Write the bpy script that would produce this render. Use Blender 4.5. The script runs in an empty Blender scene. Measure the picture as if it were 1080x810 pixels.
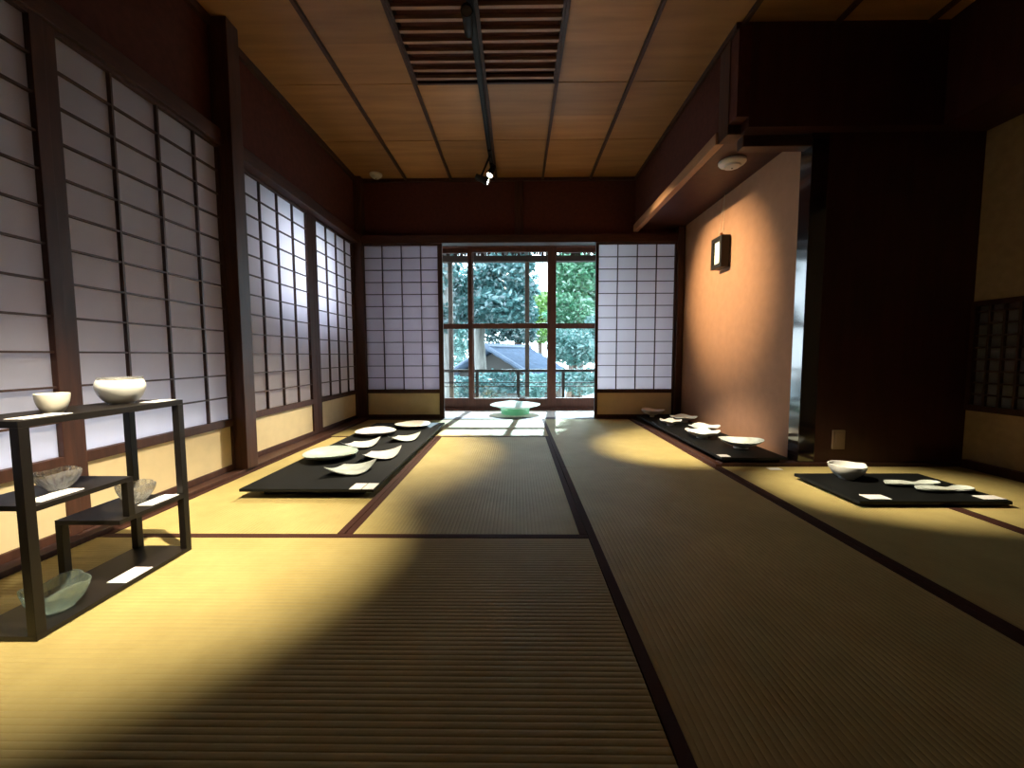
import bpy, bmesh, math, random
from mathutils import Vector, Matrix
random.seed(7)
PI = math.pi
S = bpy.context.scene
COL = S.collection

# ------------------------------------------------------------------ helpers
class MB:
    """collects shapes into one mesh"""
    def __init__(s): s.v = []; s.f = []
    def add(s, vs, fs):
        o = len(s.v); s.v += [tuple(v) for v in vs]; s.f += [tuple(i + o for i in f) for f in fs]; return s
    def box(s, x0, x1, y0, y1, z0, z1, b=0.0):
        if b <= 0:
            v = [(x0,y0,z0),(x1,y0,z0),(x1,y1,z0),(x0,y1,z0),(x0,y0,z1),(x1,y0,z1),(x1,y1,z1),(x0,y1,z1)]
            return s.add(v, [(0,3,2,1),(4,5,6,7),(0,1,5,4),(1,2,6,5),(2,3,7,6),(3,0,4,7)])
        bm = bmesh.new(); bmesh.ops.create_cube(bm, size=1)
        for q in bm.verts:
            q.co = Vector(((x0+x1)/2 + q.co.x*(x1-x0), (y0+y1)/2 + q.co.y*(y1-y0), (z0+z1)/2 + q.co.z*(z1-z0)))
        bmesh.ops.bevel(bm, geom=bm.edges[:], offset=b, segments=2, affect='EDGES', profile=.6)
        return s.bm(bm)
    def bm(s, bm):
        bm.verts.index_update(); s.add([q.co.copy() for q in bm.verts], [[q.index for q in f.verts] for f in bm.faces]); bm.free(); return s
    def lathe(s, prof, n=40, mod=None, c=(0,0,0), close=True):
        vs = []; fs = []; m = len(prof)
        for i in range(n):
            a = 2*PI*i/n
            for (r, z) in prof:
                p = (r*math.cos(a), r*math.sin(a), z)
                if mod: p = mod(*p)
                vs.append((p[0]+c[0], p[1]+c[1], p[2]+c[2]))
        for i in range(n):
            j = (i+1) % n
            for k in range(m-1): fs.append((i*m+k, j*m+k, j*m+k+1, i*m+k+1))
        if close:
            fs.append(tuple(i*m+m-1 for i in range(n))); fs.append(tuple(i*m for i in reversed(range(n))))
        return s.add(vs, fs)
    def tube(s, pts, rad, n=8):
        pts = [Vector(p) for p in pts]; vs = []; fs = []
        rs = rad if isinstance(rad, (list, tuple)) else [rad]*len(pts)
        for i, p in enumerate(pts):
            d = (pts[min(i+1, len(pts)-1)] - pts[max(i-1, 0)]).normalized()
            a = d.cross(Vector((0,0,1)) if abs(d.z) < .95 else Vector((1,0,0))).normalized(); b = d.cross(a)
            for k in range(n):
                t = 2*PI*k/n; vs.append(p + (a*math.cos(t) + b*math.sin(t))*rs[i])
        for i in range(len(pts)-1):
            for k in range(n):
                l = (k+1) % n; fs.append((i*n+k, i*n+l, (i+1)*n+l, (i+1)*n+k))
        fs.append(tuple(reversed(range(n)))); fs.append(tuple((len(pts)-1)*n+k for k in range(n)))
        return s.add(vs, fs)
    def sheet(s, fn, nu, nv, th):
        """closed slab over u,v in 0..1; fn -> point; thickness downwards"""
        top = [fn(i/nu, j/nv) for i in range(nu+1) for j in range(nv+1)]
        N = len(top); vs = top + [(p[0], p[1], p[2]-th) for p in top]; fs = []
        I = lambda i, j: i*(nv+1)+j
        for i in range(nu):
            for j in range(nv):
                q = (I(i,j), I(i+1,j), I(i+1,j+1), I(i,j+1)); fs.append(q); fs.append(tuple(N+k for k in reversed(q)))
        for i in range(nu):
            fs.append((I(i,0), N+I(i,0), N+I(i+1,0), I(i+1,0))); fs.append((I(i,nv), I(i+1,nv), N+I(i+1,nv), N+I(i,nv)))
        for j in range(nv):
            fs.append((I(0,j), I(0,j+1), N+I(0,j+1), N+I(0,j))); fs.append((I(nu,j), N+I(nu,j), N+I(nu,j+1), I(nu,j+1)))
        return s.add(vs, fs)
    def move(s, M):
        s.v = [tuple(M @ Vector(v)) for v in s.v]; return s
    def build(s, name, mat, parent=None, smooth=False, loc=None, rz=0):
        me = bpy.data.meshes.new(name); me.from_pydata(s.v, [], s.f); me.update()
        bm = bmesh.new(); bm.from_mesh(me); bmesh.ops.recalc_face_normals(bm, faces=bm.faces); bm.to_mesh(me); bm.free()
        o = bpy.data.objects.new(name, me); COL.objects.link(o)
        me.materials.append(mat)
        if smooth:
            for p in me.polygons: p.use_smooth = True
            try: me.set_sharp_from_angle(angle=math.radians(40))
            except Exception: pass
        if parent is not None: o.parent = parent
        if loc is not None: o.location = loc
        if rz: o.rotation_euler = (0,0,rz)
        return o

def tag(o, label, cat, group=None, kind=None):
    o['label'] = label; o['category'] = cat
    if group: o['group'] = group
    if kind: o['kind'] = kind
    return o
def empty(name, loc=(0,0,0), rz=0):
    o = bpy.data.objects.new(name, None); COL.objects.link(o); o.location = loc; o.rotation_euler = (0,0,rz); o.empty_display_size = .05
    return o
def struct(name, mb, mat, label, cat, **k):
    return tag(mb.build(name, mat, **k), label, cat, kind='structure')
def copy_tree(o, parent=None):
    c = o.copy(); COL.objects.link(c)
    if parent is not None: c.parent = parent
    for ch in list(o.children): copy_tree(ch, c)
    return c

# ------------------------------------------------------------------ materials
def mat(name, col, rough=.6, spec=.5, noise=0, nscale=20, stretch=(1,1,1), bump=0, metal=0, coat=0, col2=None, rvar=0):
    m = bpy.data.materials.new(name); m.use_nodes = True; nt = m.node_tree; b = nt.nodes['Principled BSDF']
    b.inputs['Base Color'].default_value = (*col, 1); b.inputs['Roughness'].default_value = rough
    b.inputs['Specular IOR Level'].default_value = spec; b.inputs['Metallic'].default_value = metal
    b.inputs['Coat Weight'].default_value = coat; b.inputs['Coat Roughness'].default_value = .08
    if noise or bump:
        tc = nt.nodes.new('ShaderNodeTexCoord'); mp = nt.nodes.new('ShaderNodeMapping'); mp.inputs['Scale'].default_value = stretch
        nz = nt.nodes.new('ShaderNodeTexNoise'); nz.inputs['Scale'].default_value = nscale; nz.inputs['Detail'].default_value = 6
        nt.links.new(tc.outputs['Object'], mp.inputs['Vector']); nt.links.new(mp.outputs['Vector'], nz.inputs['Vector'])
        if noise:
            cr = nt.nodes.new('ShaderNodeValToRGB'); c2 = col2 or tuple(c*(1-noise) for c in col)
            cr.color_ramp.elements[0].position = .3; cr.color_ramp.elements[1].position = .7
            cr.color_ramp.elements[0].color = (*c2, 1); cr.color_ramp.elements[1].color = (*[min(1, c*(1+noise*.5)) for c in col], 1)
            nt.links.new(nz.outputs['Fac'], cr.inputs['Fac']); nt.links.new(cr.outputs['Color'], b.inputs['Base Color'])
        if bump:
            bp = nt.nodes.new('ShaderNodeBump'); bp.inputs['Strength'].default_value = bump; bp.inputs['Distance'].default_value = .004
            nt.links.new(nz.outputs['Fac'], bp.inputs['Height']); nt.links.new(bp.outputs['Normal'], b.inputs['Normal'])
    return m

def mat_mix(name, parts):
    """parts: list of (factory(nt)->socket, weight)"""
    m = bpy.data.materials.new(name); m.use_nodes = True; nt = m.node_tree
    out = nt.nodes['Material Output']; nt.nodes.remove(nt.nodes['Principled BSDF'])
    cur = parts[0][0](nt); acc = parts[0][1]
    for fac, w in parts[1:]:
        mx = nt.nodes.new('ShaderNodeMixShader'); mx.inputs[0].default_value = w/(acc+w)
        nt.links.new(cur, mx.inputs[1]); nt.links.new(fac(nt), mx.inputs[2]); cur = mx.outputs[0]; acc += w
    nt.links.new(cur, out.inputs['Surface']); return m
def sh(kind, col=(1,1,1), rough=None, ior=None):
    def f(nt):
        n = nt.nodes.new(kind); n.inputs['Color'].default_value = (*col, 1)
        if rough is not None: n.inputs['Roughness'].default_value = rough
        if ior is not None: n.inputs['IOR'].default_value = ior
        return n.outputs[0]
    return f
def emit(name, col, st):
    m = bpy.data.materials.new(name); m.use_nodes = True; b = m.node_tree.nodes['Principled BSDF']
    b.inputs['Base Color'].default_value = (*col,1); b.inputs['Emission Color'].default_value = (*col, 1); b.inputs['Emission Strength'].default_value = st
    return m

WOOD_D = mat('dark_stained_wood', (.058,.023,.015), .5, .28, .35, 8, (6,6,.7), .05)
WOOD_DH = mat('dark_stained_wood_horizontal', (.055,.021,.014), .5, .28, .35, 8, (1,1,6), .05)
WOOD_L = mat('lattice_wood', (.06,.028,.02), .5, .4)
LACQ = mat('lacquered_wood', (.014,.008,.008), .12, .6, coat=1)
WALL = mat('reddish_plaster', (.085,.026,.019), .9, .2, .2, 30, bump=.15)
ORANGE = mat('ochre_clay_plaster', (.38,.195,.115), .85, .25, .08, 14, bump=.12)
BEIGE = mat('beige_plaster', (.42,.30,.165), .9, .2, .12, 25, bump=.12)
PANEL = mat('dark_brown_board', (.05,.015,.012), .45, .35, .25, 5, (4,4,.5))
TATAMI_BASE = mat('tatami_underfloor', (.40,.29,.13), .7)
HERI = mat('dark_brown_cloth_border', (.05,.018,.012), .8, .2, .2, 300)
BOARD = mat('cream_paper_board', (.66,.54,.33), .7, .3, .06, 12)
BLACK = mat('matt_black_board', (.0045,.005,.005), .6, .18, .2, 60)
STEEL = mat('black_steel', (.008,.006,.005), .45, .25)
CARD = mat('white_card', (.85,.83,.84), .6, .3)
PORC = mat('white_porcelain', (.82,.82,.79), .25, .5)
PORC_C = mat('cream_porcelain', (.80,.76,.66), .28, .5)
PORC_G = mat('pale_green_glaze', (.60,.74,.68), .25, .5, .28, 9)
CELADON = mat('pale_gray_glaze', (.66,.73,.70), .3, .5, .32, 16)
PLASTIC = mat('white_plastic', (.62,.56,.53), .5)
SWITCH = mat('beige_plastic', (.26,.18,.12), .5)
TRACK = mat('dark_metal', (.010,.008,.007), .65, .25)
CHROME = mat('chrome', (.7,.7,.7), .15, .5, metal=1)
FASCIA = mat('pale_cedar', (.40,.20,.105), .5, .4, .25, 6, (6,.6,6))
DECK = mat('pale_veranda_board', (.74,.63,.54), .35, .5, .15, 5, (8,.6,1))
FRAMEW = mat('outer_frame_wood', (.13,.045,.028), .5, .4, .25, 8, (5,5,1))
RAIL = mat('weathered_dark_rail', (.05,.042,.035), .6)
POST = mat('gray_weathered_post', (.20,.16,.13), .7, .3, .25, 8, (6,6,.6))
ROOFT = mat('blue_gray_roof_tile', (.085,.12,.18), .4, .5, .3, 6)
HOUSEW = mat('house_plaster', (.05,.045,.04), .9)
BARK = mat('pale_bark', (.27,.255,.23), .9, .2, .4, 6, (3,3,.6), .3)
BARKD = mat('brown_bark', (.14,.10,.08), .9, .2, .4, 6, (3,3,.6), .3)
GROUND = mat('pale_garden_gravel', (.30,.32,.31), .95, .1, .4, 1.5)
EAVE = mat('eave_boards', (.07,.045,.033), .8)
PAPERF = mat('picture_paper', (.88,.87,.82), .7)
STRING = mat('string', (.55,.42,.3), .8)
LAMP = emit('lamp_lens', (1,.86,.62), 40)
LAMPDIM = mat('lamp_lens_off', (.65,.68,.66), .12, .8, metal=.6)

def paper_mat():
    m = mat_mix('shoji_paper', [(sh('ShaderNodeBsdfTranslucent', (.84,.83,.86)), .82), (sh('ShaderNodeBsdfDiffuse', (.66,.66,.68)), .18)])
    nt = m.node_tree
    tc = nt.nodes.new('ShaderNodeTexCoord'); nz = nt.nodes.new('ShaderNodeTexNoise'); nz.inputs['Scale'].default_value = 7; nz.inputs['Detail'].default_value = 8
    mp = nt.nodes.new('ShaderNodeMapping'); mp.inputs['Scale'].default_value = (1,1,.4)
    nt.links.new(tc.outputs['Object'], mp.inputs['Vector']); nt.links.new(mp.outputs['Vector'], nz.inputs['Vector'])
    cr = nt.nodes.new('ShaderNodeValToRGB'); cr.color_ramp.elements[0].color = (.78,.72,.755,1); cr.color_ramp.elements[1].color = (.91,.855,.885,1)
    nt.links.new(nz.outputs['Fac'], cr.inputs['Fac'])
    for n in nt.nodes:
        if n.type == 'BSDF_TRANSLUCENT': nt.links.new(cr.outputs['Color'], n.inputs['Color'])
    return m
PAPER = paper_mat()
PANE = mat_mix('window_glass', [(sh('ShaderNodeBsdfTransparent', (.96,.98,.97)), .94), (sh('ShaderNodeBsdfGlossy', (1,1,1), .02), .06)])
GLASS = mat_mix('clear_pressed_glass', [(sh('ShaderNodeBsdfGlass', (.99,.99,.98), .0, 1.46), .46), (sh('ShaderNodeBsdfTransparent', (.98,.98,.97)), .34), (sh('ShaderNodeBsdfTranslucent', (1,1,.97)), .09), (sh('ShaderNodeBsdfDiffuse', (1,1,.97)), .05), (sh('ShaderNodeBsdfGlossy', (1,1,1), .12), .06)])
GLASSG = mat_mix('greenish_clear_glass', [(sh('ShaderNodeBsdfGlass', (.90,.98,.95), .0, 1.46), .46), (sh('ShaderNodeBsdfTransparent', (.92,.98,.96)), .40), (sh('ShaderNodeBsdfTranslucent', (.80,.95,.90)), .08), (sh('ShaderNodeBsdfDiffuse', (.75,.92,.86)), .05), (sh('ShaderNodeBsdfGlossy', (1,1,1), .12), .05)])
GREEND = mat_mix('frosted_green_glass', [(sh('ShaderNodeBsdfTranslucent', (.52,.93,.70)), .45), (sh('ShaderNodeBsdfDiffuse', (.50,.90,.68)), .35), (sh('ShaderNodeBsdfTransparent', (.7,.97,.85)), .12), (sh('ShaderNodeBsdfGlossy', (1,1,1), .15), .08)])
WHITED = mat_mix('frosted_white_glass', [(sh('ShaderNodeBsdfTranslucent', (.92,.96,.90)), .4), (sh('ShaderNodeBsdfDiffuse', (.9,.94,.88)), .45), (sh('ShaderNodeBsdfGlossy', (1,1,1), .12), .10)])

def tatami_mat():
    m = bpy.data.materials.new('tatami_rush'); m.use_nodes = True; nt = m.node_tree; b = nt.nodes['Principled BSDF']
    tc = nt.nodes.new('ShaderNodeTexCoord'); nz = nt.nodes.new('ShaderNodeTexNoise'); nz.inputs['Scale'].default_value = 3; nz.inputs['Detail'].default_value = 10; nz.inputs['Roughness'].default_value = .7
    nt.links.new(tc.outputs['Object'], nz.inputs['Vector'])
    cr = nt.nodes.new('ShaderNodeValToRGB'); cr.color_ramp.elements[0].position = .3; cr.color_ramp.elements[1].position = .75
    cr.color_ramp.elements[0].color = (.35,.275,.105,1); cr.color_ramp.elements[1].color = (.49,.395,.165,1)
    nt.links.new(nz.outputs['Fac'], cr.inputs['Fac']); nt.links.new(cr.outputs['Color'], b.inputs['Base Color'])
    b.inputs['Roughness'].default_value = .5; b.inputs['Specular IOR Level'].default_value = .18
    return m
TATAMI = tatami_mat()

def ceil_mat():
    m = bpy.data.materials.new('cedar_ceiling_board'); m.use_nodes = True; nt = m.node_tree; b = nt.nodes['Principled BSDF']
    tc = nt.nodes.new('ShaderNodeTexCoord'); mp = nt.nodes.new('ShaderNodeMapping'); mp.inputs['Scale'].default_value = (1,9,1)
    nz = nt.nodes.new('ShaderNodeTexNoise'); nz.inputs['Scale'].default_value = 1.6; nz.inputs['Detail'].default_value = 5
    nt.links.new(tc.outputs['Object'], mp.inputs['Vector']); nt.links.new(mp.outputs['Vector'], nz.inputs['Vector'])
    cr = nt.nodes.new('ShaderNodeValToRGB'); cr.color_ramp.elements[0].position = .3; cr.color_ramp.elements[1].position = .7
    cr.color_ramp.elements[0].color = (.28,.125,.04,1); cr.color_ramp.elements[1].color = (.40,.19,.065,1)
    nt.links.new(nz.outputs['Fac'], cr.inputs['Fac'])
    # each board takes its own tone
    geo = nt.nodes.new('ShaderNodeNewGeometry'); mr = nt.nodes.new('ShaderNodeMapRange')
    mr.inputs['To Min'].default_value = .72; mr.inputs['To Max'].default_value = 1.2
    nt.links.new(geo.outputs['Random Per Island'], mr.inputs['Value'])
    mx = nt.nodes.new('ShaderNodeVectorMath'); mx.operation = 'SCALE'
    nt.links.new(cr.outputs['Color'], mx.inputs[0]); nt.links.new(mr.outputs['Result'], mx.inputs['Scale'])
    nt.links.new(mx.outputs['Vector'], b.inputs['Base Color']); b.inputs['Roughness'].default_value = .45
    return m
CEIL = ceil_mat()

def leaf_mat(name, c1, c2):
    m = bpy.data.materials.new(name); m.use_nodes = True; nt = m.node_tree; out = nt.nodes['Material Output']; nt.nodes.remove(nt.nodes['Principled BSDF'])
    geo = nt.nodes.new('ShaderNodeNewGeometry'); cr = nt.nodes.new('ShaderNodeValToRGB')
    cr.color_ramp.elements[0].color = (*c1,1); cr.color_ramp.elements[1].color = (*c2,1)
    nt.links.new(geo.outputs['Random Per Island'], cr.inputs['Fac'])
    d = nt.nodes.new('ShaderNodeBsdfDiffuse'); t = nt.nodes.new('ShaderNodeBsdfTranslucent'); g = nt.nodes.new('ShaderNodeBsdfGlossy'); g.inputs['Roughness'].default_value = .35
    a = nt.nodes.new('ShaderNodeMixShader'); a.inputs[0].default_value = .5; e = nt.nodes.new('ShaderNodeMixShader'); e.inputs[0].default_value = .12
    nt.links.new(cr.outputs['Color'], d.inputs['Color']); nt.links.new(cr.outputs['Color'], t.inputs['Color'])
    nt.links.new(d.outputs[0], a.inputs[1]); nt.links.new(t.outputs[0], a.inputs[2]); nt.links.new(a.outputs[0], e.inputs[1]); nt.links.new(g.outputs[0], e.inputs[2])
    nt.links.new(e.outputs[0], out.inputs['Surface']); return m
LEAF_T = leaf_mat('teal_green_leaf', (.010,.07,.066), (.17,.36,.34))
LEAF_D = leaf_mat('dark_green_leaf', (.009,.04,.037), (.08,.19,.175))
LEAF_G = leaf_mat('fresh_green_leaf', (.04,.19,.09), (.25,.50,.30))
LEAF_L = leaf_mat('lime_leaf', (.10,.24,.03), (.22,.40,.09))
LEAF_S = leaf_mat('sage_green_leaf', (.05,.19,.16), (.30,.50,.45))

# ------------------------------------------------------------------ camera (fitted to the floor mats and pillars)
cam = bpy.data.cameras.new('camera'); co = bpy.data.objects.new('camera', cam); COL.objects.link(co)
f_px, pitch, yaw, roll, hc = 427.147, .0704014, .0120692, -.0030278, .66748
fw = Vector((-math.sin(yaw)*math.cos(pitch), math.cos(yaw)*math.cos(pitch), -math.sin(pitch)))
rt = Vector((math.cos(yaw), math.sin(yaw), 0)); up = rt.cross(fw)
rt2 = rt*math.cos(roll) + up*math.sin(roll); up2 = -rt*math.sin(roll) + up*math.cos(roll)
M = Matrix((rt2, up2, -fw)).transposed().to_4x4(); M.translation = (0,0,hc); co.matrix_world = M
cam.sensor_fit = 'HORIZONTAL'; cam.sensor_width = 36; cam.lens = 36*f_px/1080; cam.clip_start = .02; cam.clip_end = 200
S.camera = co

H = 2.48            # ceiling
YB = 4.26           # plane of the far sliding screens
KB, KT = 1.815, 1.897   # lintel underside / top

# ------------------------------------------------------------------ floor
struct('floor', MB().box(-1.75,2.75,-1.55,4.22,-.12,-.03), TATAMI_BASE, 'bare underfloor below the tatami mats of the room', 'floor')

def mat_obj(x0, x1, y0, y1, axis, label):
    """tatami mat: ridged rush cover (ridges run along the long side) + two cloth borders"""
    g = .0015; x0 += g; x1 -= g; y0 += g; y1 -= g
    cx, cy = (x0+x1)/2, (y0+y1)/2; hx, hy = (x1-x0)/2, (y1-y0)/2
    L, Wd = (hx, hy) if axis == 'x' else (hy, hx)
    bw = .028; w = Wd - bw
    n = int(round(2*w/.0150)); p = 2*w/n
    prof = []
    for i in range(n):
        for (t, z) in ((0,-.0014),(.16,-.0005),(.36,-.0001),(.64,-.0001),(.84,-.0005)):
            prof.append((-w + (i+t)*p, z))
    prof.append((w, -.0014))
    P = [(-w,-.05)] + prof + [(w,-.05)]
    def tr(a, b, z): return (a, b, z) if axis == 'x' else (b, a, z)
    vs = [tr(-L, b, z) for b, z in P] + [tr(L, b, z) for b, z in P]
    k = len(P); fs = [(i, i+1, k+i+1, k+i) for i in range(k-1)] + [(k-1, 0, k, 2*k-1), tuple(range(k)), tuple(range(2*k-1, k-1, -1))]
    o = MB().add(vs, fs).build('tatami_mat', TATAMI, loc=(cx, cy, 0))
    for s in (-1, 1):
        m = MB(); a0, a1 = sorted((s*w, s*Wd))
        if axis == 'x': m.box(-L, L, a0, a1, -.05, .0012, 0)
        else: m.box(a0, a1, -L, L, -.05, .0012, 0)
        m.build('cloth_border', HERI, o)
    tag(o, label, 'tatami mat', 'tatami mats covering the floor')
    return o
XL, XM, XN, XR = -1.558, -.648, .262, 1.19
Y0, Y1, Y2, Y3, Y4 = .561, 1.471, 2.381, 3.291, 4.215
mat_obj(XL, XN, Y0, Y1, 'x', 'tatami mat nearest the camera, laid crosswise beside the black steel shelf')
mat_obj(XM, XN, Y1, Y3, 'y', 'tatami mat in the middle of the room, laid lengthwise towards the open doorway')
mat_obj(XL, XM, Y1, Y3, 'y', 'tatami mat under the long black table of white plates, along the paper screens')
mat_obj(XL, XN, Y3, Y4, 'x', 'tatami mat laid crosswise at the doorway sill, catching bluish daylight')
mat_obj(XN, XR, Y2, Y4, 'y', 'tatami mat beside the alcove table, with a yellow light streak along its border')
mat_obj(XN, XR, Y0, Y2, 'y', 'dim tatami mat on the near right between two dark borders')
mat_obj(XR+.002, 1.905, Y0, 2.40, 'y', 'tatami mat under the left half of the low black display board')
mat_obj(1.905, 2.66, Y0, 2.40, 'y', 'tatami mat along the beige wall with the low lattice window')

# sills
struct('trim_1', MB().box(-1.74,-1.56,-1.5,4.22,-.05,.018,.003), WOOD_D, 'dark wooden grooved sill under the left paper screens', 'sill')
struct('trim_2', MB().box(-1.75,1.74,4.217,4.335,-.05,.004,.002), WOOD_D, 'dark wooden door sill at the edge of the far veranda', 'sill')
struct('trim_3', MB().box(1.192,1.225,2.402,4.216,-.05,.012,.002), WOOD_D, 'thin brown threshold strip along the alcove floor', 'threshold')
struct('trim_4', MB().box(1.226,2.66,2.402,2.47,-.05,.02,.003).box(1.226,1.74,2.47,4.216,-.05,.004), WOOD_D, 'dark wooden alcove floor and its front edge', 'alcove floor')
struct('baseboard_right', MB().box(2.64,2.68,-1.5,2.402,-.05,.045,.004), WOOD_D, 'dark wooden baseboard below the beige right wall', 'baseboard')

# ------------------------------------------------------------------ walls
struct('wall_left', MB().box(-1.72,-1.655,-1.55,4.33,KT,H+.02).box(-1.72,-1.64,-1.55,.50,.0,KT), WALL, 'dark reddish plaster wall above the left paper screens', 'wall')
struct('trim_5', MB().box(-1.75,-1.60,.5,4.22,KB,KT,.004), WOOD_DH, 'dark lintel rail above the left paper screens', 'lintel')
struct('trim_6', MB().box(-1.655,-1.63,-1.5,4.30,H-.045,H), WOOD_D, 'dark ceiling moulding along the left wall', 'moulding')
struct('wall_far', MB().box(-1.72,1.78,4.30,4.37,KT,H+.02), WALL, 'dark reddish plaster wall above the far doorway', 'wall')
struct('trim_7', MB().box(-1.70,1.64,4.215,4.34,KB,KT,.004), WOOD_DH, 'dark lintel rail above the far doorway', 'lintel')
struct('trim_8', MB().box(-.02,.07,4.285,4.31,KT,H,.003), WOOD_D, 'short dark post in the middle of the wall above the doorway', 'post')
struct('trim_9', MB().box(-1.64,1.22,4.275,4.305,H-.03,H), WOOD_D, 'dark ceiling moulding above the far doorway', 'moulding')
struct('pillar_1', MB().box(-1.665,-1.55,2.275,2.37,0.018,H,.004), WOOD_D, 'dark square pillar between the two bays of left paper screens', 'pillar')
struct('pillar_2', MB().box(-1.672,-1.578,4.205,4.32,.0,H,.004), WOOD_D, 'dark square pillar in the far left corner', 'pillar')
struct('pillar_3', MB().box(1.64,1.705,4.20,4.33,.0,1.965,.004), WOOD_D, 'dark pillar in the corner between far screen and ochre wall', 'pillar')
struct('pillar_4', MB().box(1.692,1.79,2.425,2.52,.0,1.965,.003), LACQ, 'glossy black lacquered alcove post reflecting blue daylight', 'pillar')
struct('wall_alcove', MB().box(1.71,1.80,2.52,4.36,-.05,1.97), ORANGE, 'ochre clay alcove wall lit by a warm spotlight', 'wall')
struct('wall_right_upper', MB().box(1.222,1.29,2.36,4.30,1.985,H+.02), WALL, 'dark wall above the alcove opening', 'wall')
struct('trim_10', MB().box(1.20,1.25,2.55,4.285,1.93,2.0,.006), FASCIA, 'pale wooden rail along the alcove opening, lit from the front', 'rail')
struct('trim_11', MB().box(1.205,1.222,2.36,4.28,H-.035,H), WOOD_D, 'dark ceiling moulding above the alcove opening', 'moulding')
struct('trim_17', MB().box(1.215,1.305,2.44,2.552,1.932,H,.002), WOOD_D, 'short dark hanging post at the near end of the alcove rail', 'post')
struct('ceiling_alcove', MB().box(1.25,1.78,2.46,4.30,1.968,1.985), PANEL, 'low dark ceiling of the alcove', 'ceiling')
struct('wall_recess_upper', MB().box(1.29,2.75,2.36,2.44,1.93,H+.02), PANEL, 'dark wall above the recess panels', 'wall')
struct('trim_12', MB().box(1.30,1.80,2.43,2.50,1.86,1.925,.006), WOOD_DH, 'dark lintel across the front of the alcove', 'lintel')
struct('wall_recess', MB().box(1.79,2.75,2.425,2.50,.018,2.0), PANEL, 'dark brown board wall behind the low black display board', 'wall')
# right wall with opening for the low lattice window
WZ0, WZ1, WY0, WY1 = .365, .95, 1.35, 2.425
wr = MB().box(2.67,2.76,-1.55,WY0,.0,1.93).box(2.67,2.76,WY0,WY1+.02,.0,WZ0).box(2.67,2.76,WY0,WY1+.02,WZ1,1.93)
struct('wall_right', wr, BEIGE, 'beige plaster wall on the right around the low lattice window', 'wall')
struct('wall_right_beam', MB().box(2.36,2.76,-1.55,2.36,1.93,H+.02), PANEL, 'dark boxed beam above the beige right wall', 'beam')
struct('wall_near', MB().box(-1.8,2.8,-1.62,-1.55,-.1,H+.02), WALL, 'dark wall behind the viewer', 'wall')
w = empty('window_4', (2.67, 0, 0)); tag(w, 'low lattice paper window in the beige right wall', 'window', kind='structure')
MB().box(-.012,.03,WY0,WY1,WZ0-.028,WZ0+.006).box(-.012,.03,WY0,WY1,WZ1-.006,WZ1+.022).box(-.012,.03,WY1-.022,WY1,WZ0,WZ1).box(-.012,.03,WY0,WY0+.022,WZ0,WZ1).build('frame', WOOD_D, w)
lt = MB()
k = 0; y = WY1-.022-.062
while y > WY0+.03: lt.box(.0,.016,y-.006,y+.006,WZ0,WZ1); y -= .0705
for i in range(1, 9): z = WZ0 + (WZ1-WZ0)*i/8.6+.0; lt.box(.002,.014,WY0,WY1-.02,z-.005,z+.005)
lt.build('lattice', WOOD_L, w)
MB().box(.018,.0195,WY0,WY1,WZ0,WZ1).build('paper', PAPER, w)
MB().box(.05,.07,WY0-.02,WY1+.04,WZ0-.03,WZ1+.03).build('outer_shutter', PANEL, w)

# ------------------------------------------------------------------ ceiling
cl = MB(); bx = [-1.66,-1.135,-.675,-.205,.268,.755,1.245,1.75,2.25,2.75]; ys = [-1.55,-1.1,-.75,-.4,-.05,.30,.66,1.02,1.38,1.745,2.11,2.478,2.837,3.205,3.556,3.897,4.32]
VY0, VY1 = 1.40, 2.83
for i in range(len(bx)-1):
    for j in range(len(ys)-1):
        if bx[i] >= 1.24 and ys[j] >= 2.4: continue
        y0, y1 = ys[j], ys[j+1]
        if i in (2,3):
            if y0 >= VY0 and y1 <= VY1+.02: continue
        zz = H + (.0035 if j % 2 else 0)
        cl.box(bx[i]+.0005, bx[i+1]-.0005, y0, y1+.004, zz, zz+.014)
ceil = struct('ceiling', cl, CEIL, 'warm brown cedar board ceiling of the main room', 'ceiling')
for x in bx[1:-1]:
    yend = 4.28 if x < 1.2 else 2.36
    MB().box(x-.011, x+.011, -1.5, yend, H-.022, H+.004, .002).build('batten', WOOD_D, ceil)
struct('ceiling_void', MB().box(-1.8,2.8,-1.62,4.4,H+.16,H+.2), PANEL, 'dark roof boarding above the ceiling boards', 'ceiling')
v = empty('ceiling_vent', (-.2035, 0, H)); tag(v, 'slatted wooden vent in the ceiling above the lighting track', 'vent')
fr = MB().box(-.462,-.448,VY0,VY1,-.012,.05).box(.448,.462,VY0,VY1,-.012,.05).box(-.462,.462,VY0-.0,VY0+.016,-.012,.05).box(-.462,.462,VY1-.016,VY1,-.012,.05)
fr.build('frame', WOOD_D, v)
y = VY1-.055
while y > VY0+.02:
    MB().box(-.448,.448,y-.011,y+.011,-.010,.012,.002).build('slat', mat('slat_wood', (.30,.155,.10), .45) if 'slat_wood' not in bpy.data.materials else bpy.data.materials['slat_wood'], v)
    y -= .0775
MB().box(-.46,.46,VY0,VY1,.05,.06).build('backing', WALL, v)

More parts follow.
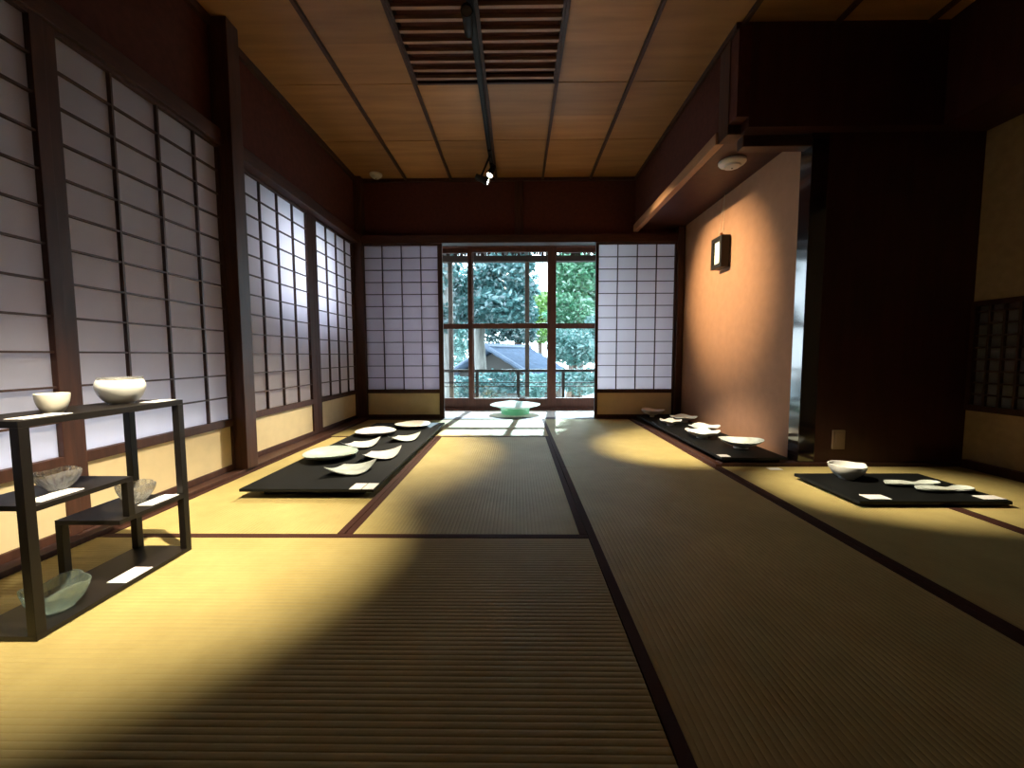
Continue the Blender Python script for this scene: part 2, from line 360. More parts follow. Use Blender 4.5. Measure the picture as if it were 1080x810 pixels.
# ------------------------------------------------------------------ sliding paper screens
def screen(name, length, label, muntins, rows=12, z0=.02, stile=(.035,.035), rail_top=.03, board=(.05,.272), paper=(.312,1.80), axis='y', loc=(0,0,0), rz=0):
    """local: x along the screen, y = depth (room side at -y), z up"""
    o = empty(name, loc, rz); tag(o, label, 'sliding screen', kind='structure')
    L = length
    fr = MB().box(0,stile[0],-.016,.016,z0,KB+.004,.002).box(L-stile[1],L,-.016,.016,z0,KB+.004,.002)
    fr.box(stile[0],L-stile[1],-.015,.015,z0,board[0],.002).box(stile[0],L-stile[1],-.016,.016,board[1],paper[0],.002).box(stile[0],L-stile[1],-.015,.015,paper[1],KB+.004,.002)
    fr.build('frame', WOOD_D, o)
    lt = MB()
    for x in muntins: lt.box(x-.0042, x+.0042, -.010, .006, paper[0], paper[1])
    for i in range(1, rows):
        z = paper[0] + (paper[1]-paper[0])*i/rows; lt.box(stile[0], L-stile[1], -.009, .006, z-.0035, z+.0035)
    lt.build('lattice', WOOD_L, o)
    MB().box(stile[0]-.004, L-stile[1]+.004, .0062, .0072, paper[0]-.004, paper[1]+.004).build('paper', PAPER, o)
    MB().box(stile[0]-.004, L-stile[1]+.004, -.004, .002, board[0]-.003, board[1]+.003).build('board', BOARD, o)
    return o
# left wall screens: local x -> world +y, local -y -> world +x
RZ = PI/2
screen('door_1', .905, 'paper screen at the left picture edge, behind the shelf', [.25,.455,.66], loc=(-1.625,.535,0), rz=RZ, stile=(.04,.04))
screen('door_2', .83, 'tall paper screen between shelf and first dark pillar', [.242,.453,.663], loc=(-1.635,1.444,0), rz=RZ, stile=(.041,.012))
screen('door_3', .915, 'paper screen just beyond the pillar, with the bluish bright spot', [.26,.455,.65], loc=(-1.685,2.445,0), rz=RZ, stile=(.06,.075))
screen('door_4', .845, 'paper screen on the left wall next to the far corner', [.269,.464,.659], loc=(-1.685,3.362,0), rz=RZ, stile=(.074,.03))
MB_fill = MB().box(-1.70,-1.665,2.365,2.452,.018,KB)
struct('trim_13', MB_fill, WOOD_D, 'dark jamb strip beside the left pillar', 'jamb')
# far wall screens: room side towards -y
screen('door_5', .83, 'paper screen left of the open far doorway', [.205,.405,.605], loc=(-1.598,YB,0), stile=(.012,.048), board=(.045,.272), z0=.004)
screen('door_6', .83, 'paper screen right of the open far doorway', [.225,.425,.622], loc=(.815,YB,0), stile=(.03,.022), board=(.045,.272), z0=.004)
screen('door_7', .83, 'second paper screen slid behind the one left of the doorway', [.205,.405,.605], loc=(-1.612,YB+.045,0), stile=(.03,.035), board=(.045,.272), z0=.004)

# ------------------------------------------------------------------ veranda and outer glass doors
YG = 4.95
struct('floor_veranda', MB().box(-3.2,3.2,4.335,5.02,-.05,.0), DECK, 'sunlit pale wooden veranda floor beyond the doorway', 'floor')
struct('ceiling_veranda', MB().box(-3.2,3.2,4.36,5.05,2.10,2.14), EAVE, 'board ceiling over the far veranda', 'ceiling')
struct('wall_veranda_left', MB().box(-2.05,-1.99,4.335,5.0,0,2.1), WALL, 'wall closing the left end of the far veranda', 'wall')
struct('wall_veranda_right', MB().box(2.6,2.66,4.335,5.0,0,2.1), WALL, 'wall closing the right end of the far veranda', 'wall')
struct('trim_14', MB().box(-3.2,3.2,4.91,4.99,1.955,2.10,.004), FRAMEW, 'brown lintel above the outer glass doors', 'lintel')
struct('trim_15', MB().box(-3.2,3.2,4.90,5.0,-.02,.022,.003), FRAMEW, 'brown sill under the outer glass doors', 'sill')
def glassdoor(name, x0, x1, y, label, sw=(.05,.05)):
    o = empty(name, (x0, y, 0)); tag(o, label, 'glass door', kind='structure'); L = x1-x0
    MB().box(0,sw[0],-.016,.016,.022,1.958,.002).box(L-sw[1],L,-.016,.016,.022,1.958,.002).box(sw[0],L-sw[1],-.015,.015,.022,.145,.002).box(sw[0],L-sw[1],-.015,.015,1.90,1.958,.002).box(sw[0],L-sw[1],-.014,.014,.993,1.056,.002).build('frame', FRAMEW, o)
    MB().box(sw[0]-.003,L-sw[1]+.003,-.002,.002,.14,1.905).build('glass_pane', PANE, o)
glassdoor('window_1', -1.50, -.524, YG+.036, 'leftmost outer glass door of the veranda', (.05,.07))
glassdoor('window_2', -.585, .474, YG, 'middle outer glass door, in front of the pale tree trunk', (.05,.104))
glassdoor('window_3', .40, 1.45, YG+.036, 'right outer glass door, in front of the bright green tree', (.05,.05))
struct('trim_18', MB().box(-2.0,-1.50,4.93,4.98,.02,1.958), FRAMEW, 'wooden board wall left of the outer glass doors', 'wall')
struct('trim_19', MB().box(1.45,2.6,4.93,4.98,.02,1.958), FRAMEW, 'wooden board wall right of the outer glass doors', 'wall')
# outside: deck, railing, posts, eave
struct('floor_balcony', MB().box(-3.2,3.2,5.02,5.78,-.16,-.10), EAVE, 'narrow outer deck behind the glass doors', 'floor')
r = empty('veranda_railing', (0,5.70,0)); tag(r, 'dark wooden railing outside the glass doors', 'railing')
MB().box(-3.1,3.1,-.02,.02,.433,.472,.004).build('top_rail', RAIL, r)
for z in (.285,.232): MB().tube([(-3.1,0,z),(3.1,0,z)], .007, 8).build('lower_rail', RAIL, r)
for x in (-2.4,-1.62,-.56,.018,.652,1.5,2.3): MB().box(x-.022,x+.022,-.022,.022,-.10,.433,.003).build('post', RAIL, r)
for x, lb in ((-.93,'grey weathered veranda post left of the pale tree trunk'), (.146,'grey weathered veranda post near the middle of the glass doors')):
    tag(MB().box(-.03,.03,-.03,.03,-.10,1.965,.004).build('veranda_post', POST, loc=(x,5.76,0)), lb, 'post', kind='structure')
struct('trim_16', MB().box(-3.2,3.2,5.70,5.80,1.965,2.045,.005), EAVE, 'dark eave beam across the top of the garden view', 'beam')
ev = MB(); ev.box(-3.2,3.2,5.0,5.98,2.155,2.19)
ee = struct('roof_eave', ev, EAVE, 'underside of the eave over the outer deck', 'eave')
for i in range(22):
    x = -3.1 + i*.295; MB().box(x-.02,x+.02,5.05,5.95,2.11,2.156).build('rafter', EAVE, ee)
fringe = MB()
for i in range(420):
    x = random.uniform(-3.1,3.1); d = random.uniform(.004,.05) if random.random() < .75 else random.uniform(.04,.08); yy = random.uniform(5.955,5.985)
    fringe.box(x-.012,x+.012,yy-.004,yy+.004,2.157-d,2.158)
fringe.build('bark_fringe', EAVE, ee)
# unseen passage added outside the left screens; wall openings shape daylight on the paper
struct('ceiling_passage_added', MB().box(-2.30,-1.755,-1.6,4.30,1.92,1.96), EAVE, 'unseen ceiling added outside the left paper screens to limit their daylight', 'ceiling')
struct('floor_passage_added', MB().box(-2.30,-1.76,-1.6,4.335,-.12,-.05), DECK, 'unseen pale floor added outside the left paper screens to bounce daylight', 'floor')
PX0, PX1 = -2.03, -1.99
pw = MB().box(PX0,PX1,-1.6,-1.0,-.1,1.94).box(PX0,PX1,-1.0,2.10,.36,1.94).box(PX0,PX1,2.10,2.45,-.1,1.94)
pw.box(PX0,PX1,2.45,4.1,.09,1.12).box(PX0,PX1,2.45,2.92,1.12,1.94).box(PX0,PX1,3.80,4.1,1.12,1.94).box(PX0,PX1,2.92,3.80,1.72,1.94).box(PX0,PX1,4.1,4.30,-.1,1.94)
struct('wall_passage_added', pw, BEIGE, 'unseen added wall whose openings shape the daylight on the left paper screens', 'wall')
# ------------------------------------------------------------------ garden
struct('ground', MB().box(-40,40,-30,60,-2.8,-2.6), GROUND, 'garden ground below the veranda', 'ground')
def px(u, v, y):
    """point at depth y seen at photo position u,v (layout of the garden)"""
    d = fw + rt2*((u-540)/f_px) - up2*((v-405)/f_px); t = y/d.y; return Vector((0,0,hc)) + d*t
def leaves(mb, c, r, n, size, rnd):
    for _ in range(n):
        while True:
            q = Vector((rnd.uniform(-1,1), rnd.uniform(-1,1), rnd.uniform(-1,1)))
            l = q.length
            if .25 < l < 1: break
        q = Vector((q.x*r[0], q.y*r[1], q.z*r[2])) + Vector(c)
        a = Vector((rnd.gauss(0,1), rnd.gauss(0,1), rnd.gauss(0,.7))).normalized(); b = a.cross(Vector((rnd.gauss(0,1), rnd.gauss(0,1), rnd.gauss(0,1)))).normalized()
        s = size*rnd.uniform(.6,1.3)
        mb.add([q - a*s, q + b*s*.42, q + a*s, q - b*s*.42], [(0,1,2,3)])
def tree(base, top, rad, blobs, leafm, barkm, label, seed, size=.09, dens=1.0, limbs=True):
    rnd = random.Random(seed); o = empty('tree', base); tag(o, label, 'tree', 'garden trees beyond the railing')
    B = Vector(base); T = Vector(top)
    tr = MB(); pts = []; N = 7
    for i in range(N+1):
        t = i/N; p = (T-B)*t + Vector((rnd.uniform(-.04,.04), rnd.uniform(-.04,.04), 0))*(1 if 0 < i < N else 0); pts.append(p)
    tr.tube(pts, [rad*(1.15-.5*i/N) for i in range(N+1)], 12)
    cr = MB()
    for (c, r, n) in blobs:
        C = Vector(c) - B
        if limbs:
            st = pts[rnd.randint(4, N)]; mid = (st + C)/2 + Vector((rnd.uniform(-.1,.1), rnd.uniform(-.1,.1), rnd.uniform(0,.2)))
            tr.tube([st, mid, C], [rad*.42, rad*.28, rad*.08], 7)
            for _ in range(3):
                e = C + Vector((rnd.uniform(-.8,.8)*r[0], rnd.uniform(-.8,.8)*r[1], rnd.uniform(-.8,.8)*r[2])); tr.tube([mid, (mid+e)/2+Vector((0,0,.05)), e], [rad*.2, rad*.12, rad*.04], 5)
        # loose spread plus clumps: ragged, airy edges
        leaves(cr, C, (r[0]*1.12, r[1]*1.12, r[2]*1.12), int(n*.5*dens), size, rnd)
        for k in range(14):
            q = Vector((rnd.uniform(-1,1), rnd.uniform(-1,1), rnd.uniform(-1,1)))
            if q.length > 1: q.normalize(); q *= rnd.uniform(.7,1.1)
            cc = C + Vector((q.x*r[0], q.y*r[1], q.z*r[2])); rr = rnd.uniform(.22,.40)*min(r)
            leaves(cr, cc, (rr*1.9, rr*1.4, rr), int(n*.6/14*dens), size*rnd.uniform(.8,1.25), rnd)
    tr.build('trunk', barkm, o, smooth=True); cr.build('crown', leafm, o)
    return o
def blob(u, v, y, ru, rv, n, ry=.7):
    c = px(u, v, y); s = y/f_px; return (tuple(c), (ru*s, ry, rv*s), n)
def at(u, v, y, z): p = px(u, v, y); return (p.x, p.y, z)
tree(at(508,388,9.5,-2.6), tuple(px(505,236,9.5)), .15, [blob(535,297,9.0,30,24,3600), blob(520,325,8.6,36,18,3600), blob(548,330,9.4,18,16,2200), blob(540,270,9.6,22,14,2000), blob(488,305,9.2,20,22,2400), ((-.85,9.8,5.1), (.55,.6,.85), 4500)], LEAF_T, BARK, 'teal leaved tree with a thick pale trunk left of the middle', 1, .07)  # last crown blob is unseen, added high up to keep sun off the far-left screen
tree(at(472,388,7.6,-2.6), tuple(px(470,250,7.6)), .085, [blob(470,290,7.9,10,30,1500), blob(470,338,7.8,12,16,1100)], LEAF_D, BARK, 'pale slim trunk at the left edge of the garden view', 2, .065)
tree(at(548,388,15,-2.6), tuple(px(545,300,15)), .16, [blob(535,315,15,26,30,3600,1.2), blob(520,346,15.5,30,14,2400,1.2), blob(551,348,15,13,14,1500,1.2)], LEAF_D, BARKD, 'dark evergreen behind the teal tree', 3, .10)
tree(at(570,388,19,-2.6), tuple(px(570,345,19)), .12, [blob(571,326,19,12,17,2200,1.0), blob(568,350,19,13,10,1400,1.0)], LEAF_L, BARKD, 'small lime green tree under the bright gap of sky', 4, .12)
tree(at(618,388,10.5,-2.6), tuple(px(606,290,10.5)), .09, [blob(608,294,10.5,24,24,4200), blob(603,328,10.2,20,18,3000), blob(626,322,10.8,16,26,2600), ((2.05,10.5,5.7), (.95,.7,.65), 6500)], LEAF_G, BARKD, 'bright green tree in the right glass door', 5, .075)  # last crown blob added above the view to shade the right mat from sun
tree(at(606,400,9.0,-2.6), tuple(px(606,370,9.0)), .06, [blob(606,366,9.0,24,18,4200), blob(626,350,9.4,12,16,1600)], LEAF_S, BARKD, 'sage green bushy tree low in the right glass door', 6, .062)
tree(at(486,392,21,-2.6), tuple(px(486,330,21)), .16, [blob(486,325,21,18,30,3000,1.2), blob(478,365,20,16,22,2000,1.0)], LEAF_S, BARKD, 'pale distant tree behind the left glass door', 7, .13)
tree(at(600,388,24,-2.6), tuple(px(606,330,24)), .2, [blob(612,310,24,26,34,3600,1.5), blob(596,350,24,20,20,2400,1.5)], LEAF_S, BARKD, 'large distant tree behind the bright green one', 10, .15)
tree(at(500,420,8.2,-2.6), tuple(px(500,412,8.2)), .06, [blob(522,404,8.2,30,13,1500,.5), blob(480,408,8.4,20,11,900,.5)], LEAF_T, BARKD, 'low teal shrub below the railing on the left', 8, .055)
tree(at(610,420,8.0,-2.6), tuple(px(610,414,8.0)), .06, [blob(614,402,8.0,22,13,1500,.5), blob(566,406,8.6,22,12,1000,.5)], LEAF_S, BARKD, 'low pale shrub below the railing on the right', 9, .055)
# neighbouring tiled roof
hh = empty('neighbouring_house', (-.42,12.6,-.16), math.radians(-30)); tag(hh, 'neighbouring house with a blue grey tiled gable roof among the trees', 'house')
def slope(sgn, name):
    m = MB(); n = 22; Ld = 2.6; run = 1.75; drop = .92
    prof = []
    for i in range(n+1):
        for t, dz in ((0,.05),(.25,.015),(.5,0),(.75,.015)):
            if i == n and t > 0: break
            prof.append((Ld*(i+t)/n - Ld*.35, dz))
    vs = []; rows = 12; cols = len(prof)
    for k in range(rows+1):
        s = k/rows
        for (yy, dz) in prof:
            vs.append((sgn*run*s, yy, 1.05-drop*s+dz+(.02 if k % 2 else 0)))
    N = len(vs); vs += [(a, b, c-.1) for a, b, c in vs]; fs = []
    for k in range(rows):
        for i in range(cols-1):
            q = (k*cols+i, k*cols+i+1, (k+1)*cols+i+1, (k+1)*cols+i); fs.append(q); fs.append(tuple(N+j for j in reversed(q)))
    for k in range(rows):
        for i in (0, cols-1): fs.append((k*cols+i, (k+1)*cols+i, N+(k+1)*cols+i, N+k*cols+i))
    for i in range(cols-1):
        for k in (0, rows): fs.append((k*cols+i, k*cols+i+1, N+k*cols+i+1, N+k*cols+i))
    m.add(vs, fs); m.build(name, ROOFT, hh)
slope(1, 'roof_slope'); slope(-1, 'roof_slope')
MB().tube([(0,-.95,1.10),(0,1.72,1.10)], .09, 10).build('ridge', ROOFT, hh)
for sg in (1,-1): MB().tube([(0,-.89,1.06),(sg*1.75,-.89,.14)], .065, 8).build('verge', ROOFT, hh)
MB().add([(-1.3,-.6,-2.5),(1.3,-.6,-2.5),(1.3,-.6,.25),(0,-.6,.9),(-1.3,-.6,.25),(-1.3,1.5,-2.5),(1.3,1.5,-2.5),(1.3,1.5,.25),(0,1.5,.9),(-1.3,1.5,.25)],
         [(0,1,2,3,4),(9,8,7,6,5),(0,5,6,1),(1,6,7,2),(4,9,5,0),(2,7,8,3),(3,8,9,4)]).build('wall', HOUSEW, hh)

# ------------------------------------------------------------------ display shelf
XS0, XS1, YS0, YS1 = -1.315, -1.127, .892, 1.346
ZT, ZA, ZB, ZP = .521, .317, .202, .012
s = empty('display_shelf', (0,0,.0013)); tag(s, 'black steel stepped display shelf with bowls, standing on the tatami by the left screens', 'shelf')
MB().box(XS0,XS1,YS0,YS1,ZT-.016,ZT,.0012).build('top_board', STEEL, s)
MB().box(XS0,XS1,YS0,YS1,0,ZP,.0012).build('base_board', STEEL, s)
t = .0215
for x in (XS0, XS1-t):
    for y in (YS0, YS1-t): MB().box(x,x+t,y,y+t,ZP,ZT-.016,.001).build('post', STEEL, s)
MB().box(XS0,XS1,YS0+t,1.153,ZA-.013,ZA,.001).build('upper_step_board', STEEL, s)
MB().box(XS1-.019,XS1,1.134,1.153,ZB,ZA-.013,.001).build('step_post', STEEL, s)
MB().box(XS0,XS1,1.105,YS1-t,ZB-.013,ZB,.001).build('lower_step_board', STEEL, s)
MB().box(XS0,XS0+.019,1.105,1.124,ZP,ZB-.013,.001).build('step_post', STEEL, s)
ZT += .0013; ZA += .0013; ZB += .0013; ZP += .0013

def bowl_prof(foot, r, h, th=.004, belly=1.0, lip=0.0, inward=0.0, n=12):
    """outer wall from foot to rim and back down inside"""
    P = [(foot*.8, .002), (foot, 0.0), (foot*1.02, .004)]
    Q = []
    for i in range(1, n+1):
        t = i/n; a = math.sin(t*PI/2)**belly
        rr = foot + (r-foot)*a - inward*max(0,(t-.6)/.4)**2; Q.append((rr, .004+(h-.004)*t))
    P += Q; P.append((Q[-1][0]-th*.5, h+th*.3))
    for (rr, z) in reversed(Q): P.append((max(rr-th, .003), max(z, .004+th)))
    P.append((.002, .005+th*.8)); return P
def lobed(n, amp, tw=0):
    def f(x, y, z):
        a = math.atan2(y, x); k = 1 + amp*math.cos(n*a+tw)*min(1, z/.03+.2); return (x*k, y*k, z)
    return f
def wavy_rim(h, n, amp, ph=0):
    def f(x, y, z):
        a = math.atan2(y, x); t = max(0, z/h); return (x, y, z + amp*t*t*math.cos(n*a+ph))
    return f
GB = 'bowls on the black steel shelf'
o = MB().lathe(bowl_prof(.019,.033,.050,.003,.62,inward=.0), 40).build('tea_bowl', PORC_C, smooth=True, loc=(-1.206,1.032,ZT))
tag(o, 'small cream porcelain cup at the near end of the top shelf board', 'bowl', GB)
def drum(x, y, z): return (x, y, z)
o = MB().lathe(bowl_prof(.030,.062,.074,.005,.62,inward=.008), 48, lobed(3,.02)).build('round_bowl', PORC, smooth=True, loc=(-1.222,1.232,ZT))
MB().lathe([(.047,.069),(.052,.073),(.054,.080),(.0535,.082),(.051,.075),(.046,.071)], 40, close=False).build('rim', GLASS, o, smooth=True)
tag(o, 'large bulging white porcelain bowl at the far end of the top shelf board', 'bowl', GB)
def facet(n, amp):
    def f(x, y, z):
        a = math.atan2(y, x); k = 1 + amp*abs(math.sin(n*a/2)); return (x*k, y*k, z)
    return f
def clear_bowl(name, foot, r, h, n, loc, m, label, wav=.003, sx=1.0):
    P = bowl_prof(foot, r, h, .004, .85)
    fa = facet(n, .09); wv = wavy_rim(h, 3, wav, .7)
    def md(x, y, z):
        x, y, z = fa(x, y, z); x, y, z = wv(x, y, z); return (x*sx, y, z)
    o = MB().lathe(P, n*8, md).build(name, m, smooth=True, loc=loc); tag(o, label, 'bowl', GB); return o
clear_bowl('glass_bowl', .018,.043,.050,14,(-1.208,1.030,ZA),GLASS,'clear ribbed glass bowl on the upper step of the black shelf')
clear_bowl('glass_bowl', .020,.046,.058,11,(-1.215,1.250,ZB),GLASS,'whitish glass bowl on the lower step, behind the short step post')
clear_bowl('glass_bowl', .030,.060,.062,9,(-1.200,1.000,ZP),GLASSG,'greenish clear glass bowl on the base board of the shelf', .008)

def card(x, y, z, w=.09, d=.055, rz=0, label='', name='name_card'):
    o = MB().box(-w/2,w/2,-d/2,d/2,0,.0022,.0004).build(name, CARD, loc=(x,y,z), rz=rz); tag(o, label, 'card', 'white cards beside the exhibits'); return o
card(-1.162,.965,ZT+.0003,.046,.105,0,'white card in front of the small cream cup on the top shelf board')
card(-1.158,1.288,ZT+.0003,.046,.085,0,'white card beside the large white bowl on the top shelf board')
card(-1.166,.985,ZA+.0003,.046,.10,0,'white card beside the clear ribbed bowl on the upper step')
card(-1.160,1.268,ZB+.0003,.048,.10,0,'white card at the far end of the lower step of the shelf')
card(-1.160,1.158,ZP+.0003,.056,.088,0,'white card lying on the base board of the shelf')

# ------------------------------------------------------------------ low display tables
def low_table(x0, x1, y0, y1, h, th, label, inset=.06, loc=(0,0,.0013)):
    o = empty('display_table', ((x0+x1)/2,(y0+y1)/2,loc[2])); tag(o, label, 'low table')
    a, b = (x1-x0)/2, (y1-y0)/2; h -= loc[2]
    MB().box(-a,a,-b,b,h-th,h,.002).build('table_top', BLACK, o)
    MB().box(-a+inset,a-inset,-b+inset,b-inset,0,h-th,.001).build('plinth', BLACK, o)
    return o
TL = .050
low_table(-1.298,-.668,1.835,3.70,TL,.014,'long low black table of white plates beside the left screens',.07)
TR = .052
low_table(1.228,1.622,2.405,4.17,TR,.014,'long low black table in the alcove under the ochre wall',.03,(0,0,.0205))
BD = .030
low_table(1.492,2.150,1.742,2.160,BD,.016,'short low black board with a white bowl before the dark panel wall',.04)
GP = 'round plates on the long left table'
def plate(x, y, r, m, label, h=.03, name='round_plate'):
    P = [(r*.45,.002),(r*.5,0),(r*.52,.004),(r*.75,.012),(r*.92,.022),(r,h),(r*.995,h+.002),(r*.9,.0265),(r*.72,.0165),(r*.5,.009),(.01,.008)]
    o = MB().lathe(P, 56, wavy_rim(.03,2,.003,x*9)).build(name, m, smooth=True, loc=(x,y,TL+.0003)); tag(o, label, 'plate', GP); return o
plate(-.905,3.47,.150,PORC_C,'white round plate farthest to the back of the long left table')
plate(-1.115,3.15,.155,PORC,'wide white round plate second from the back of the left table')
plate(-1.135,2.42,.157,PORC_G,'pale mottled green round plate nearest the front of the left table',.034)
def curled(x, y, s, m, label, rz, h=.046):
    """square sheet dish: corners swept out to points and turned up, sides slightly hollow"""
    def fn(u, v):
        a, b = u*2-1, v*2-1
        p, q = (a+b)/2, (a-b)/2
        k = 1 - .05*(a*a+b*b) + .10*p*p - .13*max(0, q)**2
        z = h*abs(p)**2.2 + .012*max(0, -q)**2 + .008*max(0, q)**2
        return (a*s*k, b*s*k, z+.0052)
    o = MB().sheet(fn, 20, 20, .0045).build('curled_dish', m, smooth=True, loc=(x,y,TL+.0003), rz=rz); tag(o, label, 'dish', 'square curled dishes on the left table'); return o
curled(-1.065,2.72,.098,PORC,'white curled square dish between the mottled green plate and the wide white plate',math.radians(-2))
curled(-.825,2.93,.092,CELADON,'grey streaked curled square dish at the right table edge, nearest the back',math.radians(-6))
curled(-.83,2.43,.100,PORC,'plain white curled square dish right of the mottled green plate',math.radians(2))
curled(-.885,2.12,.098,CELADON,'grey streaked curled square dish nearest the two cards',math.radians(-4))
card(-.752,1.872,TL+.0003,.056,.085,0,'left one of the two white cards at the near corner of the left table')
card(-.693,1.872,TL+.0003,.052,.085,0,'right one of the two white cards at the near corner of the left table')

# alcove table pieces
GA = 'white dishes on the alcove table'
def petal_dish(x, y, r, n, amp, h, m, label, rz=0, sx=1, foot=.35):
    P = [(r*foot*.8,.002),(r*foot,0),(r*foot*.95,.012),(r*foot*1.15,.018),(r*.7,h*.55),(r*.9,h*.8),(r,h),(r*.985,h+.003),(r*.85,h*.8+.002),(r*.6,h*.5+.004),(r*.3,.024),(.008,.022)]
    lo = lobed(n, amp, rz); wv = wavy_rim(h, n, .005, rz)
    def md(a, b, c):
        a, b, c = lo(a, b, c); a, b, c = wv(a, b, c); return (a*sx, b, c)
    o = MB().lathe(P, 72, md).build('petal_dish', m, smooth=True, loc=(x,y,TR+.0003)); tag(o, label, 'dish', GA); return o
petal_dish(1.345,4.02,.112,3,.10,.07,PORC_C,'three cornered cream bowl at the far end of the alcove table',.6,1,.2)
petal_dish(1.345,3.53,.088,5,.08,.045,PORC,'small lobed white dish before the far cream bowl',.2)
petal_dish(1.535,3.72,.112,4,.07,.05,PORC,'white lobed dish nearest the wall below the hanging frame',1.1)
petal_dish(1.495,3.22,.112,4,.08,.05,PORC,'white lobed dish in the middle of the alcove table, on the wall side',.3)
petal_dish(1.375,2.99,.115,5,.09,.052,PORC,'white lobed dish in the middle of the alcove table, on the room side',.9)
petal_dish(1.480,2.66,.118,2,.06,.056,CELADON,'footed white dish nearest the front of the alcove table',.5,1.08)
card(1.262,2.452,TR+.0003,.062,.055,0,'small white card at the near corner of the alcove table')
card(1.505,2.345,.0005,.075,.045,0,'small white card lying on the tatami before the alcove')

# board pieces
def eared(x, y, z):
    a = math.atan2(y, x); e = max(0, abs(math.cos(a))-.93)/.07; t = max(0, z/.075)
    return (x*(1+.13*e*t**3), y, z+.004*e*t)
o = MB().lathe(bowl_prof(.034,.080,.072,.005,.8), 64, eared).build('eared_bowl', PORC, smooth=True, loc=(1.700,2.072,BD+.0003))
tag(o, 'white bowl with two small ears on the short black board', 'bowl')
def spoon(x, y, rz, label):
    def fn(u, v):
        a, b = u*2-1, v*2-1
        w = .030*(1-abs(a)**6)**.5 * (1 - .42*math.exp(-((a-.22)/.22)**2)) + .0012
        return (a*.128, b*w, .009 + .010*(b*b)*(1-.3*a*a) + .007*a*a - .004*math.exp(-((a-.2)/.25)**2))
    o = MB().sheet(fn, 40, 8, .007).build('long_dish', CELADON, smooth=True, loc=(x,y,BD+.0003), rz=rz); tag(o, label, 'dish', 'narrow dishes on the short black board')
spoon(1.915,1.950,.0,'narrow waisted white dish nearer the bowl on the short black board')
spoon(1.985,1.868,.0,'narrow waisted white dish nearer the front edge of the short black board')
card(1.602,1.79,BD+.0003,.095,.06,0,'white card at the near left corner of the short black board')
card(2.098,1.785,BD+.0003,.098,.05,0,'white card at the near right corner of the short black board')

# green dish on the veranda
o = empty('glass_dish', (-.02,4.615,.0003)); tag(o, 'wide pale glass dish on a frosted green base in the doorway', 'dish')
MB().lathe([(.10,.0),(.15,.0),(.158,.004),(.164,.05),(.166,.072),(.155,.072),(.15,.02),(.01,.012)], 56).build('green_base', GREEND, o, smooth=True)
MB().lathe([(.02,.074),(.15,.075),(.20,.080),(.262,.098),(.285,.104),(.287,.109),(.262,.112),(.20,.124),(.12,.136),(.02,.139)], 64, wavy_rim(.10,3,.003)).build('plate', WHITED, o, smooth=True)

# ------------------------------------------------------------------ hanging framed picture, switch, detectors
o = empty('hanging_frame', (1.67,3.41,1.50)); tag(o, 'small black box frame with a white picture, hung by string on the ochre wall', 'picture frame')
fr = MB(); W2, H2 = .085, .125
fr.box(-.035,.036,-W2,-W2+.03,-H2,H2,.002).box(-.035,.036,W2-.03,W2,-H2,H2,.002).box(-.035,.036,-W2+.03,W2-.03,H2-.035,H2,.002).box(-.035,.036,-W2+.03,W2-.03,-H2,-H2+.035,.002)
fr.build('frame', LACQ if False else STEEL, o)
MB().box(-.018,-.012,-W2+.028,W2-.028,-H2+.033,H2-.033).build('picture', PAPERF, o)
MB().tube([(.0,-.04,H2),(.022,.0,.465)], .0013, 6).tube([(.0,.04,H2),(.022,.0,.465)], .0013, 6).build('string', STRING, o)
MB().box(-.012,.012,-.014,.014,H2,H2+.035,.002).build('hanger', FASCIA, o)
o = MB().box(-.037,.037,-.010,.0,-.058,.058,.003).build('wall_switch', SWITCH, loc=(1.925,2.425,.158)); tag(o, 'small beige switch plate low on the dark panel wall', 'switch')
MB().box(-.022,.022,-.013,-.010,-.038,.038,.0015).build('rocker', SWITCH, o)
def detector(loc, r, label):
    o = MB().lathe([(r,0),(r,-.012),(r*.92,-.02),(r*.62,-.026),(r*.58,-.038),(r*.3,-.044),(.004,-.045)], 40).build('smoke_detector', PLASTIC, smooth=True, loc=loc); tag(o, label, 'smoke detector')
    MB().lathe([(.006,-.044),(.006,-.048),(.001,-.0485)], 12).build('indicator', TRACK, o)
detector((-1.405,4.17,H), .062, 'white smoke detector on the ceiling in the far left corner')
detector((1.452,2.84,1.965), .085, 'round beige detector under the low alcove ceiling')

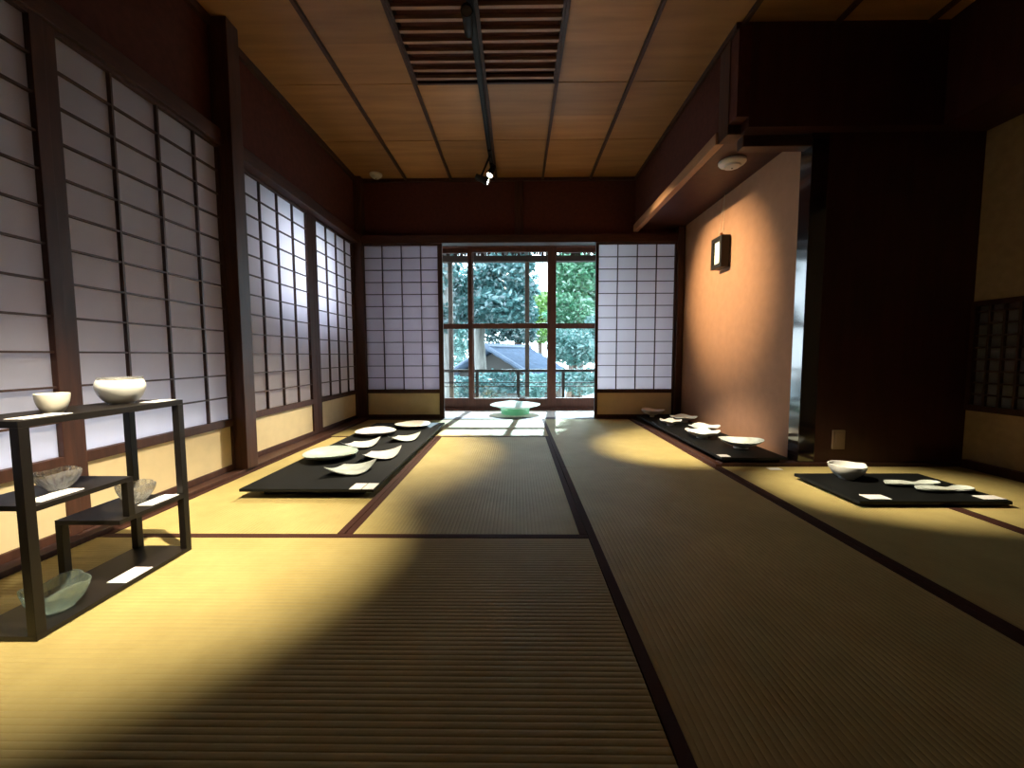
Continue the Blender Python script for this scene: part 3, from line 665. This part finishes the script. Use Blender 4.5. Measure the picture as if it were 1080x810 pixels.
# ------------------------------------------------------------------ lighting track and spotlights
tk = MB().box(-.250,-.214,-.6,3.93,H-.052,H-.022,.002).build('lighting_track', TRACK); tag(tk, 'black lighting track along the middle of the ceiling', 'lighting track')
MB().box(-.238,-.226,-.58,3.92,H-.0545,H-.0515).build('groove', STEEL, tk)
def spot(head, aim, label, power, angle, blend=.6, col=(1,.80,.50), lit=True, size=.032, hl=.11, rad=.02):
    """head: lens position; stem goes up to the track"""
    Hd = Vector(head); d = (Vector(aim)-Hd).normalized()
    o = empty('track_spotlight', tuple(Hd)); tag(o, label, 'spotlight', 'spotlights on the ceiling track')
    q = d.to_track_quat('-Z', 'Y').to_matrix().to_4x4()
    hd = MB().lathe([(size*.55,hl),(size*.8,hl*.97),(size*.85,.035),(size,.02),(size,-.012),(size*.93,-.012),(size*.9,.002),(.002,.002)], 28, close=False).move(q).build('head', TRACK, o, smooth=True)
    MB().lathe([(size*.88,.0),(size*.5,-.004),(.001,-.005)], 24).move(q).build('lens', LAMP if lit else LAMPDIM, hd, smooth=True)
    back = -d*hl*.6; topz = H-.0555-Hd.z
    tx = -.232-Hd.x
    st = MB().tube([tuple(back), (tx, back.y, max(topz-.03, back.z+.004)), (tx, back.y, topz)], .009, 8)
    st.box(tx-.014,tx+.014,back.y-.05,back.y+.05,topz-.014,topz+.0005,.002); st.build('bracket', TRACK, o)
    if power:
        l = bpy.data.lights.new('spot_lamp', 'SPOT'); l.energy = power; l.color = col; l.spot_size = math.radians(angle); l.spot_blend = blend; l.shadow_soft_size = rad
        lo = bpy.data.objects.new('spot_lamp', l); COL.objects.link(lo); lo.location = d*.02; lo.parent = o
        lo.rotation_euler = d.to_track_quat('-Z', 'Y').to_euler()
    return o
WARM = (1,.86,.60)
spot((-.30,.78,2.32), (-1.20,1.36,.0), 'track spotlight over the steel shelf, at the near end of the track', 800, 41, 1.0, WARM)
spot((-.28,-.15,2.32), (-1.20,1.10,.42), 'second track spotlight aimed at the steel shelf from behind the viewer', 130, 15, .9, WARM)
spot((-.245,2.13,2.37), (-.20,1.3,2.22), 'dark track spotlight under the ceiling vent, seen from below', 0, 30, lit=False, size=.03, hl=.19)
spot((-.20,1.93,2.32), (1.80,1.98,.0), 'track spotlight aimed at the short black board', 750, 21, .9, WARM)
spot((-.19,1.55,2.32), (1.17,2.98,.05), 'track spotlight aimed at the alcove table', 1050, 26, .9, WARM)
spot((-.255,3.64,2.18), (1.70,3.44,1.26), 'lower of the two glowing track spotlights by the far wall', 600, 41, 1.0, (1,.78,.44))
spot((-.245,3.86,2.33), (-1.02,2.78,.05), 'upper of the two glowing track spotlights by the far wall', 900, 46, 1.0, WARM)

# ------------------------------------------------------------------ daylight
wd = bpy.data.worlds.new('world'); S.world = wd; wd.use_nodes = True; nt = wd.node_tree
bg = nt.nodes['Background']; tc = nt.nodes.new('ShaderNodeTexCoord'); sx = nt.nodes.new('ShaderNodeSeparateXYZ'); cr = nt.nodes.new('ShaderNodeValToRGB')
nt.links.new(tc.outputs['Generated'], sx.inputs[0]); nt.links.new(sx.outputs['Z'], cr.inputs['Fac'])
cr.color_ramp.elements[0].color = (.76,.89,1,1); cr.color_ramp.elements[1].color = (.55,.75,1,1)
nt.links.new(cr.outputs['Color'], bg.inputs['Color']); bg.inputs['Strength'].default_value = 9.0
sl = bpy.data.lights.new('sun', 'SUN'); sl.energy = 18; sl.angle = math.radians(.6); sl.color = (.66,.87,1)
so = bpy.data.objects.new('sun', sl); COL.objects.link(so)
so.rotation_euler = Vector((-.075,-.775,-.625)).to_track_quat('-Z', 'Y').to_euler()

S.view_settings.view_transform = 'Standard'; S.view_settings.look = 'None'; S.view_settings.gamma = 1; S.view_settings.exposure = 0
S.view_settings.use_curve_mapping = False
c = S.cycles; c.use_denoising = True; c.max_bounces = 10; c.diffuse_bounces = 5; c.glossy_bounces = 4; c.transmission_bounces = 8; c.transparent_max_bounces = 16
c.sample_clamp_indirect = 6; c.caustics_reflective = False; c.caustics_refractive = False
